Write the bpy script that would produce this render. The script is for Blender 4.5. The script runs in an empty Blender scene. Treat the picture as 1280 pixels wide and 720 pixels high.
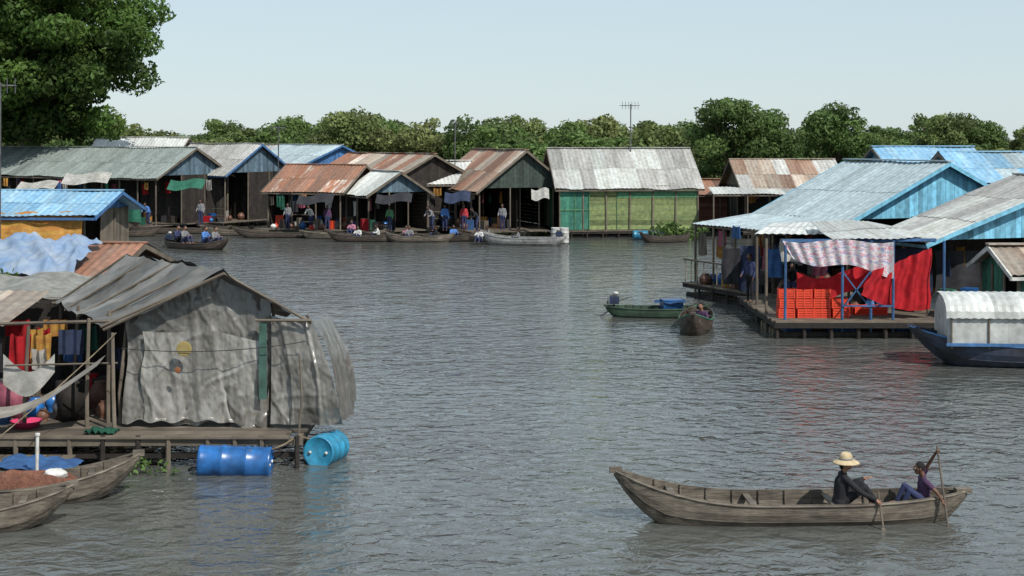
import bpy, math, random
import numpy as np
from mathutils import Vector, Matrix, noise
R = random.Random(7)
NR = np.random.default_rng(11)
scene = bpy.context.scene
COL = scene.collection

# ------------------------------------------------------------------ materials
MATS = {}
def _nt(name):
    m = bpy.data.materials.new(name); m.use_nodes = True
    nt = m.node_tree
    return m, nt, nt.nodes["Principled BSDF"]
def rgb(c): return (c[0], c[1], c[2], 1.0)
def mk(name, c1, c2=None, rough=.75, scale=(1.5,1.5,1.5), nscale=1.0, bump=.3, bscale=12, spec=.3,
       shade=True, coord='Object', dirt=.35, metal=0.0, transl=0.0, bdist=.02, lo=.35, hi=.65):
    if name in MATS: return MATS[name]
    m, nt, b = _nt(name); N = nt.nodes; L = nt.links
    c2 = c2 or tuple(x*.6 for x in c1)
    tc = N.new('ShaderNodeTexCoord'); mp = N.new('ShaderNodeMapping')
    mp.inputs['Scale'].default_value = scale
    L.new(tc.outputs[coord], mp.inputs['Vector'])
    n1 = N.new('ShaderNodeTexNoise'); n1.inputs['Scale'].default_value = nscale; n1.inputs['Detail'].default_value = 6
    n1.inputs['Roughness'].default_value = .65
    L.new(mp.outputs[0], n1.inputs['Vector'])
    cr = N.new('ShaderNodeValToRGB'); cr.color_ramp.elements[0].position = lo; cr.color_ramp.elements[1].position = hi
    cr.color_ramp.elements[0].color = rgb(c1); cr.color_ramp.elements[1].color = rgb(c2)
    L.new(n1.outputs['Fac'], cr.inputs['Fac'])
    n2 = N.new('ShaderNodeTexNoise'); n2.inputs['Scale'].default_value = 5; n2.inputs['Detail'].default_value = 5
    L.new(tc.outputs['Object'], n2.inputs['Vector'])
    mr = N.new('ShaderNodeMapRange'); mr.inputs['From Min'].default_value = .3; mr.inputs['From Max'].default_value = .7
    mr.inputs['To Min'].default_value = 1-dirt; mr.inputs['To Max'].default_value = 1+dirt*.3
    L.new(n2.outputs['Fac'], mr.inputs['Value'])
    fac = mr.outputs[0]
    if shade:
        at = N.new('ShaderNodeAttribute'); at.attribute_name = 'shade'
        mu = N.new('ShaderNodeMath'); mu.operation = 'MULTIPLY'
        L.new(fac, mu.inputs[0]); L.new(at.outputs['Fac'], mu.inputs[1]); fac = mu.outputs[0]
    vm = N.new('ShaderNodeVectorMath'); vm.operation = 'SCALE'
    L.new(cr.outputs[0], vm.inputs[0]); L.new(fac, vm.inputs['Scale'])
    L.new(vm.outputs[0], b.inputs['Base Color'])
    b.inputs['Roughness'].default_value = rough; b.inputs['Metallic'].default_value = metal
    b.inputs['Specular IOR Level'].default_value = spec
    if bump > 0:
        n3 = N.new('ShaderNodeTexNoise'); n3.inputs['Scale'].default_value = bscale; n3.inputs['Detail'].default_value = 4
        L.new(mp.outputs[0], n3.inputs['Vector'])
        bp = N.new('ShaderNodeBump'); bp.inputs['Strength'].default_value = bump; bp.inputs['Distance'].default_value = bdist
        L.new(n3.outputs['Fac'], bp.inputs['Height']); L.new(bp.outputs[0], b.inputs['Normal'])
    if transl > 0:
        t = N.new('ShaderNodeBsdfTranslucent'); L.new(vm.outputs[0], t.inputs['Color'])
        mx = N.new('ShaderNodeMixShader'); mx.inputs[0].default_value = transl
        out = N['Material Output']
        L.new(b.outputs[0], mx.inputs[1]); L.new(t.outputs[0], mx.inputs[2]); L.new(mx.outputs[0], out.inputs['Surface'])
    MATS[name] = m
    return m
def tinm(name, a, b, lo=.4, hi=.62, rough=.5):
    return mk(name, a, b, rough=rough, scale=(1.6,.22,1), nscale=1.2, coord='UV', bump=.15, bscale=8, spec=.4, dirt=.3, lo=lo, hi=hi)

T_GREY  = tinm('tin_grey', (.38,.38,.365), (.25,.24,.225))
T_GREEN = tinm('tin_grey_green', (.26,.30,.285), (.18,.21,.195))
T_BLUEG = tinm('tin_blue_grey', (.37,.45,.48), (.28,.34,.36))
T_BLUE  = tinm('tin_blue', (.17,.36,.54), (.29,.45,.56))
T_RUST  = tinm('tin_rust', (.30,.14,.085), (.20,.125,.09))
T_RUSTG = tinm('tin_rust_striped', (.42,.385,.34), (.25,.11,.06), lo=.42, hi=.52)
T_BROWN = tinm('tin_brown', (.29,.20,.145), (.22,.12,.08))
T_TAN   = tinm('tin_tan', (.37,.325,.27), (.28,.20,.15))
T_WHITE = tinm('tin_white', (.62,.64,.62), (.45,.46,.44))
T_PALE  = tinm('tin_pale', (.46,.48,.46), (.33,.32,.28), lo=.45, hi=.7)
W_GREY = mk('wood_grey', (.19,.16,.125), (.095,.078,.06), scale=(1,1,1), nscale=2.5, bump=.5)
W_DARK = mk('wood_dark_shade', (.036,.030,.026), (.019,.016,.014), bump=.4)  # dark wood, colour lowered further to carry the deep shade under roofs
W_HULL = mk('hull_wood', (.165,.142,.112), (.068,.057,.046), scale=(.8,5,7), nscale=1.3, bump=.6, bscale=5, rough=.7)
W_HULLD= mk('hull_wood_dark', (.08,.063,.05), (.04,.032,.026), scale=(.8,5,7), nscale=1.3, bump=.6, bscale=5, rough=.6)
W_GREEN= mk('paint_green', (.09,.24,.12), (.07,.17,.09), scale=(.6,.6,3))
W_YGREEN= mk('paint_yellow_green', (.23,.28,.11), (.15,.20,.09), scale=(.5,.5,4), nscale=1.5)
W_TEAL = mk('paint_dark_green', (.05,.19,.13), (.03,.12,.09), scale=(3,3,.6))
W_BLUE = mk('paint_light_blue', (.18,.46,.62), (.14,.37,.52), scale=(2,2,.5))
W_BLUED= mk('paint_blue', (.06,.17,.38), (.05,.12,.25))
W_BGREY= mk('paint_blue_grey', (.11,.17,.22), (.07,.11,.14), scale=(2,2,.5))
W_GGREY= mk('paint_green_black', (.05,.07,.06), (.03,.04,.035), scale=(2,2,.5))
W_RED  = mk('paint_red_brown', (.20,.07,.05), (.12,.05,.04))
BAMBOO = mk('bamboo', (.27,.22,.145), (.15,.12,.08), scale=(3,3,3))
C_WHITE= mk('cloth_white', (.62,.61,.57), (.48,.47,.43), transl=.25)
C_RED  = mk('cloth_red', (.66,.025,.035), (.50,.02,.03), transl=.35, rough=.8)
C_PINK = mk('cloth_pink', (.45,.14,.19), (.36,.10,.15), transl=.2)
C_BLUE = mk('cloth_blue', (.07,.19,.45), (.05,.13,.32), transl=.2)
C_LBLUE= mk('tarp_light_blue', (.15,.25,.42), (.29,.34,.40), transl=.1, nscale=.8, dirt=.15)
C_GREEN= mk('cloth_green', (.04,.20,.13), (.03,.14,.095), transl=.2)
C_YEL  = mk('tarp_yellow', (.60,.36,.08), (.50,.20,.05), transl=.25, scale=(.5,.5,4), nscale=1.5)
C_DARK = mk('cloth_dark', (.035,.035,.04), (.02,.02,.025))
C_NAVY = mk('cloth_navy', (.03,.045,.10), (.02,.03,.06))
C_GREYT= mk('tarp_grey', (.23,.22,.20), (.10,.092,.08), rough=.28, spec=.8, scale=(1.6,1.6,.6), nscale=2.2, bump=.6, bscale=4, bdist=.035, dirt=.22, transl=.08, lo=.38, hi=.72)
C_PLAST= mk('plastic_sheet', (.36,.35,.32), (.17,.16,.14), rough=.2, spec=1.0, scale=(1.6,1.6,.6), nscale=2.0, bump=.6, bscale=4, bdist=.035, dirt=.2, transl=.15, lo=.36, hi=.70)
C_ROOFT= mk('tarp_roof', (.17,.165,.155), (.10,.095,.085), rough=.45, spec=.5, nscale=.9, bump=.4, bscale=5, dirt=.15)
P_BLUE = mk('plastic_blue', (.02,.15,.46), (.02,.09,.25), rough=.32, spec=.5, bump=.05, dirt=.5)
P_CYAN = mk('plastic_cyan', (.03,.27,.44), (.02,.18,.31), rough=.4, spec=.5, bump=.05, dirt=.45)
P_ORANGE=mk('plastic_orange', (.74,.075,.03), (.60,.055,.03), rough=.5, bump=.05, dirt=.2)
P_PINK = mk('plastic_pink', (.65,.06,.16), (.55,.05,.13), rough=.4, bump=.05)
P_WHITE= mk('plastic_white', (.65,.65,.62), (.5,.5,.47), rough=.4, bump=.05)
METAL  = mk('metal_dull', (.22,.22,.22), (.12,.12,.12), rough=.4, metal=.7, bump=.1)
CLAY   = mk('clay_jar', (.16,.08,.05), (.10,.05,.035), rough=.5)
NETM   = mk('fishing_net', (.24,.11,.07), (.15,.06,.04), nscale=6, bump=1, bscale=30, bdist=.05)
STRAW  = mk('straw', (.60,.49,.31), (.46,.36,.21), nscale=5, bump=.5, bscale=40, shade=False)
BARK   = mk('bark', (.13,.10,.07), (.07,.055,.04), scale=(2,2,.5), bump=.8)

def skin_m(name, c): return mk(name, c, tuple(x*.85 for x in c), rough=.55, bump=.05, dirt=.1, shade=False)
SKIN = skin_m('skin_brown', (.28,.145,.09)); SKIND = skin_m('skin_dark', (.13,.065,.042))
def cl(name,c): return mk(name, c, tuple(x*.7 for x in c), rough=.85, bump=.4, bscale=25, shade=False, dirt=.15)
SH = dict(black=cl('shirt_black',(.018,.018,.022)), navy=cl('shirt_navy',(.035,.045,.11)), red=cl('shirt_red',(.4,.04,.05)),
          white=cl('shirt_white',(.6,.6,.58)), blue=cl('shirt_blue',(.08,.2,.5)), pink=cl('shirt_pink',(.5,.2,.28)),
          grey=cl('shirt_grey',(.2,.2,.21)), green=cl('shirt_green',(.1,.25,.12)), plum=cl('shirt_plum',(.075,.035,.085)))
HAIR = cl('hair_black',(.012,.011,.011))
EYEW = cl('eye_white',(.6,.58,.55)); LIP = cl('lips',(.16,.05,.045))

def banner_mat():
    # printed cloth: pale ground, soft pink and blue print running in rows
    m, nt, b = _nt('banner_print'); N = nt.nodes; L = nt.links
    tc = N.new('ShaderNodeTexCoord')
    def blot(sc,off,lo,hi):
        mp = N.new('ShaderNodeMapping'); mp.inputs['Scale'].default_value=sc; mp.inputs['Location'].default_value=(off,off,off)
        L.new(tc.outputs['UV'], mp.inputs[0]); n=N.new('ShaderNodeTexNoise'); n.inputs['Scale'].default_value=1; n.inputs['Detail'].default_value=5; n.inputs['Roughness'].default_value=.7
        L.new(mp.outputs[0],n.inputs['Vector']); r=N.new('ShaderNodeMapRange'); r.inputs['From Min'].default_value=lo; r.inputs['From Max'].default_value=hi
        L.new(n.outputs['Fac'],r.inputs['Value']); return r.outputs[0]
    a=blot((22,9,1),3,.50,.56); c=blot((16,13,1),9,.53,.58); d=blot((70,26,1),14,.55,.6)
    prev=None; col=(.56,.54,.54,1)
    for f,cc in ((a,(.55,.22,.28,1)),(c,(.20,.25,.44,1)),(d,(.60,.58,.60,1))):
        mx=N.new('ShaderNodeMix'); mx.data_type='RGBA'; L.new(f,mx.inputs[0])
        if prev: L.new(prev,mx.inputs[6])
        else: mx.inputs[6].default_value=col
        mx.inputs[7].default_value=cc; prev=mx.outputs[2]
    L.new(prev, b.inputs['Base Color']); b.inputs['Roughness'].default_value=.75
    return m
BANNER = banner_mat()

def leaf_mat(name, c1, c2, c3):
    m, nt, b = _nt(name); N=nt.nodes; L=nt.links
    at=N.new('ShaderNodeAttribute'); at.attribute_name='shade'
    oi=N.new('ShaderNodeObjectInfo')
    tc=N.new('ShaderNodeTexCoord'); ns=N.new('ShaderNodeTexNoise'); ns.inputs['Scale'].default_value=.35; ns.inputs['Detail'].default_value=3
    L.new(tc.outputs['Object'], ns.inputs['Vector'])
    cr=N.new('ShaderNodeValToRGB'); e=cr.color_ramp.elements; e[0].color=rgb(c1); e[0].position=.3; e[1].color=rgb(c2); e[1].position=.7
    L.new(ns.outputs['Fac'], cr.inputs[0])
    mx=N.new('ShaderNodeMix'); mx.data_type='RGBA'; L.new(oi.outputs['Random'], mx.inputs[0]); L.new(cr.outputs[0], mx.inputs[6]); mx.inputs[7].default_value=rgb(c3)
    vm=N.new('ShaderNodeVectorMath'); vm.operation='SCALE'; L.new(mx.outputs[2], vm.inputs[0]); L.new(at.outputs['Fac'], vm.inputs['Scale'])
    L.new(vm.outputs[0], b.inputs['Base Color']); b.inputs['Roughness'].default_value=.6; b.inputs['Specular IOR Level'].default_value=.25
    t=N.new('ShaderNodeBsdfTranslucent'); L.new(vm.outputs[0], t.inputs['Color'])
    ms=N.new('ShaderNodeMixShader'); ms.inputs[0].default_value=.38
    L.new(b.outputs[0], ms.inputs[1]); L.new(t.outputs[0], ms.inputs[2]); L.new(ms.outputs[0], N['Material Output'].inputs['Surface'])
    return m
LEAF_BIG = leaf_mat('foliage_big', (.05,.105,.02), (.09,.15,.03), (.07,.125,.025))
LEAF_FAR = leaf_mat('foliage_far', (.10,.165,.05), (.15,.205,.065), (.18,.20,.075))  # paler greens, aerial haze put into the leaf colour
LEAF_DK  = leaf_mat('foliage_dark', (.065,.13,.035), (.12,.18,.05), (.10,.155,.045))

# ------------------------------------------------------------------ mesh builder
def empty(name, loc):
    o = bpy.data.objects.new(name, None); COL.objects.link(o); o.location = loc; o.empty_display_size=.3
    return o
def sub(a,b): return (a[0]-b[0],a[1]-b[1],a[2]-b[2])
class MB:
    def __init__(s, origin=(0,0,0)):
        s.V=[]; s.F=[]; s.M=[]; s.S=[]; s.UV=[]; s.mats=[]; s.o=origin
    def mi(s,m):
        if m not in s.mats: s.mats.append(m)
        return s.mats.index(m)
    def add(s, vs, fs, mat, shade=1.0, uvs=None):
        b=len(s.V); k=s.mi(mat)
        s.V += [sub(v,s.o) for v in vs]
        for i,f in enumerate(fs):
            s.F.append([b+j for j in f]); s.M.append(k)
            s.S.append(shade[i] if isinstance(shade,list) else shade)
            s.UV.append([uvs[j] for j in f] if uvs else [(vs[j][0],vs[j][2]) for j in f])
    def hexa(s, p, mat, shade=1.0):
        s.add(p, [(0,3,2,1),(4,5,6,7),(0,1,5,4),(1,2,6,5),(2,3,7,6),(3,0,4,7)], mat, shade)
    def box(s, c, size, mat, rot=0, shade=1.0):
        hx,hy,hz=size[0]/2,size[1]/2,size[2]/2; ca,sa=math.cos(rot),math.sin(rot); p=[]
        for z in (-hz,hz):
            for x,y in ((-hx,-hy),(hx,-hy),(hx,hy),(-hx,hy)):
                p.append((c[0]+x*ca-y*sa, c[1]+x*sa+y*ca, c[2]+z))
        s.hexa(p,mat,shade)
    def beam(s,a,b,w,h,mat,shade=None):
        a=Vector(a); b=Vector(b); d=(b-a).normalized()
        up=Vector((0,0,1)) if abs(d.z)<.95 else Vector((1,0,0))
        x=d.cross(up).normalized()*w/2; y=x.cross(d).normalized()*h/2
        s.hexa([tuple(q) for q in (a-x-y,a+x-y,a+x+y,a-x+y,b-x-y,b+x-y,b+x+y,b-x+y)],mat,shade or R.uniform(.7,1.15))
    def tube(s,pts,rad,mat,n=8,shade=None,caps=True):
        pts=[Vector(p) for p in pts]; shade=shade or R.uniform(.8,1.15)
        vs=[];fs=[]
        for i,p in enumerate(pts):
            d=(pts[min(i+1,len(pts)-1)]-pts[max(i-1,0)]).normalized()
            up=Vector((0,0,1)) if abs(d.z)<.9 else Vector((1,0,0))
            x=d.cross(up).normalized(); y=x.cross(d)
            r=rad[i] if isinstance(rad,(list,tuple)) else rad
            for k in range(n):
                a=2*math.pi*k/n; vs.append(tuple(p+x*math.cos(a)*r+y*math.sin(a)*r))
        for i in range(len(pts)-1):
            for k in range(n):
                fs.append((i*n+k,i*n+(k+1)%n,(i+1)*n+(k+1)%n,(i+1)*n+k))
        if caps: fs.append(tuple(range(n))[::-1]); fs.append(tuple((len(pts)-1)*n+k for k in range(n)))
        s.add(vs,fs,mat,shade)
    def surf(s,f,nu,nv,mat,shade=1.0,size=None):
        vs=[];uv=[];fs=[];sh=[]
        for j in range(nv+1):
            for i in range(nu+1):
                vs.append(tuple(f(i/nu,j/nv))); uv.append((i/nu*(size[0] if size else 1),j/nv*(size[1] if size else 1)))
        for j in range(nv):
            for i in range(nu):
                a=j*(nu+1)+i; fs.append((a,a+1,a+nu+2,a+nu+1))
                sh.append(shade(i,j) if callable(shade) else shade)
        s.add(vs,fs,mat,sh,uv)
    def rope(s,a,b,sag,r=.012,mat=None,n=14):
        a=Vector(a);b=Vector(b)
        s.tube([tuple(a.lerp(b,i/n)-Vector((0,0,sag*4*(i/n)*(1-i/n)))) for i in range(n+1)],r,mat or C_DARK,5)
    def tin(s,a,b,c,d,mat,pitch=.26,amp=.03,jit=.05,sheet=.9,var=.22,mats=None):
        """a->b ridge (u), d->c eave ; corrugated sheets"""
        a,b,c,d=map(Vector,(a,b,c,d)); Lu=max((b-a).length,(c-d).length); Lv=max((d-a).length,(c-b).length)
        nu=max(2,int(Lu/pitch*2)); nrm=((b-a).cross(d-a)).normalized()
        if nrm.z<0: nrm=-nrm
        rows=max(1,round(Lv/2.2)); ncol=int(Lu/sheet)+1
        for r in range(rows):
            vs=[];uv=[];fs=[];sh=[];off=nrm*(.012*(rows-r))
            jt=[R.uniform(-jit,jit) for _ in range(ncol+1)]
            for v in (r/rows, (r+1)/rows+(.02 if r<rows-1 else 0)):
                for i in range(nu+1):
                    u=i/nu; p=a.lerp(b,u).lerp(d.lerp(c,u),v)
                    ci=min(int(u*Lu/sheet),ncol)
                    vv=v
                    if v>r/rows: p=a.lerp(b,u).lerp(d.lerp(c,u), v+jt[ci]/Lv)
                    p=p+nrm*(amp*(1 if i%2 else -1)*.5)+off+Vector((0,0,noise.noise(p*.5)*.10))
                    vs.append(tuple(p)); uv.append((u*Lu+r*7.3,vv*Lv))
            scol=[max(.5,R.gauss(1,var)) for _ in range(ncol+1)]
            for i in range(nu):
                fs.append((i,i+1,nu+2+i,nu+1+i)); sh.append(scol[int(i/nu*Lu/sheet)])
            if mats:
                g={}
                cm=[R.choice(mats) for _ in range(ncol+1)]
                for i,f in enumerate(fs): g.setdefault(cm[int(i/nu*Lu/sheet)],[]).append(i)
                for m,idx in g.items(): s.add(vs,[fs[i] for i in idx],m,[sh[i] for i in idx],uv)
            else: s.add(vs,fs,mat,sh,uv)
    def planks(s,p0,p1,z0,z1,mat,w=.2,th=.03,vert=False,topf=None,var=.18,skip=0):
        p0=Vector((p0[0],p0[1],0)); p1=Vector((p1[0],p1[1],0)); L=(p1-p0).length; d=(p1-p0)/L; n=Vector((-d.y,d.x,0))*th/2
        def slab(a,b,za,zb,za2=None,zb2=None):
            A=p0+d*a+n*R.uniform(-.2,.2);B=p0+d*b+n*R.uniform(-.2,.2); zb2=zb if zb2 is None else zb2
            P=[A-n,B-n,B+n,A+n]; lo=[(q.x,q.y,za) for q in P]; hi=[(P[0].x,P[0].y,zb),(P[1].x,P[1].y,zb2),(P[2].x,P[2].y,zb2),(P[3].x,P[3].y,zb)]
            s.hexa(lo+hi,mat,max(.4,R.gauss(1,var)))
        if vert or topf:
            k=max(1,round(L/w))
            for i in range(k):
                if R.random()<skip: continue
                a=L*i/k; b=L*(i+1)/k-.008
                if topf:
                    t0,t1=topf(a/L),topf(b/L)
                    if max(t0,t1)-z0>.03: slab(a,b,z0,max(t0,z0+.01),None,max(t1,z0+.01))
                else: slab(a,b,z0+R.uniform(-.02,.03),z1)
        else:
            k=max(1,round((z1-z0)/w))
            for i in range(k):
                if R.random()<skip: continue
                slab(0,L,z0+(z1-z0)*i/k,z0+(z1-z0)*(i+1)/k-.008)
    def lathe(s,c,prof,mat,n=20,axis=(0,0,1),shade=None):
        ax=Vector(axis).normalized(); up=Vector((1,0,0)) if abs(ax.x)<.9 else Vector((0,1,0))
        x=ax.cross(up).normalized(); y=ax.cross(x); c=Vector(c); vs=[];fs=[]
        for (r,h) in prof:
            for k in range(n):
                a=2*math.pi*k/n; vs.append(tuple(c+ax*h+x*r*math.cos(a)+y*r*math.sin(a)))
        for i in range(len(prof)-1):
            for k in range(n): fs.append((i*n+k,i*n+(k+1)%n,(i+1)*n+(k+1)%n,(i+1)*n+k))
        fs.append(tuple(range(n))); fs.append(tuple((len(prof)-1)*n+k for k in range(n)))
        s.add(vs,fs,mat,shade or 1.0)
    def build(s,name,parent=None,smooth=False):
        me=bpy.data.meshes.new(name); me.from_pydata(s.V,[],s.F)
        for m in s.mats: me.materials.append(m)
        me.polygons.foreach_set('material_index',s.M)
        at=me.attributes.new('shade','FLOAT','FACE'); at.data.foreach_set('value',[float(x) for x in s.S])
        uv=me.uv_layers.new(name='UVMap'); uv.data.foreach_set('uv',[c for f in s.UV for q in f for c in q])
        if smooth: me.polygons.foreach_set('use_smooth',[True]*len(s.F))
        me.update()
        o=bpy.data.objects.new(name,me); COL.objects.link(o)
        if parent: o.parent=parent
        else: o.location=s.o
        return o

BARREL=[(.0,0),(.27,0),(.285,.015),(.285,.04),(.275,.06),(.28,.27),(.295,.29),(.295,.31),(.28,.33),(.28,.57),(.295,.59),(.295,.61),(.28,.63),(.275,.84),(.285,.86),(.285,.885),(.27,.9),(.25,.88),(0,.88)]
def barrel(name,c,axis,mat,ln=1.0,r=1.0,sh=1.0):
    b=MB(c); b.lathe(c,[(x*r,(y-.45)*ln) for x,y in BARREL],mat,24,axis,sh)
    ax=Vector(axis).normalized(); e=Vector(c)+ax*.435*ln
    sd=ax.cross(Vector((0,0,1))).normalized() if abs(ax.z)<.9 else Vector((1,0,0))
    for k in (-1,1): b.tube([e+sd*.15*r*k,e+sd*.15*r*k+ax*.03],.03,P_WHITE,8)
    return b.build(name,None,True)

def clutter(b,P,a0,a1,b0,b1,z,n,hang=True,zt=2.6,hb=0.0):
    pal=[C_WHITE,C_RED,C_BLUE,C_GREEN,C_YEL,C_PINK,C_DARK,C_NAVY,W_GREY,W_DARK,P_BLUE,P_ORANGE,CLAY,W_DARK,C_DARK,C_DARK,W_GREY]
    for i in range(n):
        a=R.uniform(a0,a1); bb=R.uniform(b0,b1); k=R.random(); c=P(a,bb,0)
        if k<.4:
            w,h=R.uniform(.2,.6),R.uniform(.2,.8)
            b.box((c[0],c[1],z+h/2),(w,R.uniform(.25,.5),h),R.choice(pal),R.uniform(0,3),R.uniform(.5,1.0))
        elif k<.7:
            r=R.uniform(.12,.28); h=r*R.uniform(1.5,2.4)
            b.lathe((c[0],c[1],z),[(r*.6,0),(r*.95,h*.3),(r,h*.55),(r*.7,h*.85),(r*.5,h*.9),(r*.55,h)],R.choice([CLAY,P_BLUE,P_WHITE,METAL,CLAY]),12)
        elif hang:
            w,h=R.uniform(.25,.6),R.uniform(.4,.9); z1=zt-R.uniform(0,.4); m=R.choice(pal[:9]); ph=R.uniform(0,6)
            c2=P(a+w,bb,0)
            b.surf(lambda u,v:(c[0]+(c2[0]-c[0])*u+.05*math.sin(u*11+ph)*v, c[1]+(c2[1]-c[1])*u+.06*math.cos(u*13+ph), z1-h*v-.06*math.sin(u*3.14)),10,5,m,R.uniform(.6,1.0))

def gable_house(name,K,ang,L,W,ze,zr,roof,wall=W_DARK,gable=W_BGREY,trim=W_GREY,near='open',oh=.4,lean=None,deck=1.0,
                roofs=None,cl=14,zf=.45,end_open=False,deckend=.6,wallw=.2,wvert=False,pitch=.26,var=.22):
    d=Vector((math.cos(math.radians(ang)),math.sin(math.radians(ang)),0)); p=Vector((-d.y,d.x,0))
    if p.y<0: p=-p
    K3=Vector((K[0],K[1],0))
    def P(a,b,z): q=K3+d*a+p*b; return (q.x,q.y,z)
    o=(K[0],K[1],0); E=empty(name,o)
    sl=(zr-ze)/(W/2); zo=ze-sl*oh
    r=MB(o)
    r.tin(P(-oh,W/2,zr),P(L+oh,W/2,zr),P(L+oh,-oh,zo),P(-oh,-oh,zo),roof,mats=roofs,pitch=pitch,var=var)
    r.tin(P(-oh,W/2,zr),P(L+oh,W/2,zr),P(L+oh,W+oh,zo),P(-oh,W+oh,zo),roof,mats=roofs,pitch=pitch,var=var)
    r.beam(P(-oh,W/2,zr+.05),P(L+oh,W/2,zr+.05),.3,.05,roof,1.0)
    r.build('roof',E)
    t=MB(o)
    for a in (-oh+.03,L+oh-.03):
        t.beam(P(a,W/2,zr-.07),P(a,-oh,zo-.07),.05,.14,trim,1); t.beam(P(a,W/2,zr-.07),P(a,W+oh,zo-.07),.05,.14,trim,1)
    t.beam(P(-oh,-oh+.06,zo-.1),P(L+oh,-oh+.06,zo-.1),.05,.1,trim,.9)
    t.build('fascia',E)
    w=MB(o)
    g=lambda u: ze+(zr-ze)*(1-abs(2*u-1))-.06
    for a in (0,L): w.planks(P(a,0,0),P(a,W,0),ze-.05,zr,gable,w=.22,topf=g)
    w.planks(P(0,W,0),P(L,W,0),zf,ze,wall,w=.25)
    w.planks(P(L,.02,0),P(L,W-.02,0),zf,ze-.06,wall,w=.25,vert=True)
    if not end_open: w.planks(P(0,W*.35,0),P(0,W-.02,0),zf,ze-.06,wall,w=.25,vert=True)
    w.planks(P(.05,W*.45,0),P(L-.05,W*.45,0),zf,ze,W_DARK,w=.3,vert=True,skip=.04)  # inner partition, shade put into its dark colour so open fronts read deep
    if near!='open': w.planks(P(.02,0,0),P(L-.02,0,0),zf,ze-.02,near,w=wallw,vert=wvert)
    w.build('walls',E)
    ps=MB(o); k=max(2,round(L/1.6))
    for i in range(k+1):
        a=L*i/k
        ps.tube([P(a,-.06,-.3),P(a+R.uniform(-.04,.04),-.06,ze-.05)],.055,W_GREY,7)
        ps.tube([P(a,W+.06,-.3),P(a,W+.06,ze-.05)],.055,W_GREY,7)
    for i in (.33,.66): ps.tube([P(-.05,W*i,0),P(-.05,W*i,ze)],.05,W_GREY,7)
    ps.beam(P(-.1,-.02,ze-.1),P(L+.1,-.02,ze-.1),.08,.1,W_GREY)
    if near=='open' and L>3:
        for i in range(k):
            if R.random()<.4:
                a0=L*i/k; a1=L*(i+1)/k
                for zz in (.45,.9): ps.beam(P(a0,-.06,zf+zz),P(a1,-.06,zf+zz),.03,.05,W_GREY)
    ps.build('posts',E)
    f=MB(o); nb=int((W+deck)/.22)
    for i in range(nb):
        b0=-deck+i*.22; f.hexa([P(-deckend,b0,zf-.05),P(L+.3,b0,zf-.05),P(L+.3,b0+.205,zf-.05),P(-deckend,b0+.205,zf-.05),
                    P(-deckend,b0,zf),P(L+.3,b0,zf),P(L+.3,b0+.205,zf),P(-deckend,b0+.205,zf)],W_GREY,R.uniform(.7,1.15))
    for bb in (-deck+.1,W-.3): f.beam(P(-deckend,bb,zf-.13),P(L+.3,bb,zf-.13),.12,.14,W_DARK)
    for i in range(int(L/1.0)+1):
        f.tube([P(i*1.0-.3,-deck+.05,-.2),P(i*1.0-.3,-deck+.05,zf+.0)],.06,W_DARK,6)
    for i in range(5): f.tube([P(-deckend,-deck+.3+i*.3,.05),P(L+.3,-deck+.3+i*.3,.05)],.11,BAMBOO if i%2 else W_DARK,7)
    f.build('deck',E)
    if lean:
        l=MB(o); a0,a1,e,le,lm=lean
        l.tin(P(a0,-oh*.3,ze-.08),P(a1,-oh*.3,ze-.08),P(a1,-e,le),P(a0,-e,le),lm,var=var)
        kk=max(1,round((a1-a0)/2))
        for i in range(kk+1): l.tube([P(a0+(a1-a0)*i/kk,-e+.1,-.2),P(a0+(a1-a0)*i/kk,-e+.1,le-.04)],.05,W_GREY,7)
        l.beam(P(a0,-e+.1,le-.07),P(a1,-e+.1,le-.07),.06,.08,W_GREY)
        l.build('lean_to',E)
    if cl:
        c=MB(o); clutter(c,P,.2,L-.3,-deck+.2,W*.4,zf,int(cl*1.8),near=='open',ze-.3); c.build('household_goods',E)
    return E,P

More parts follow.
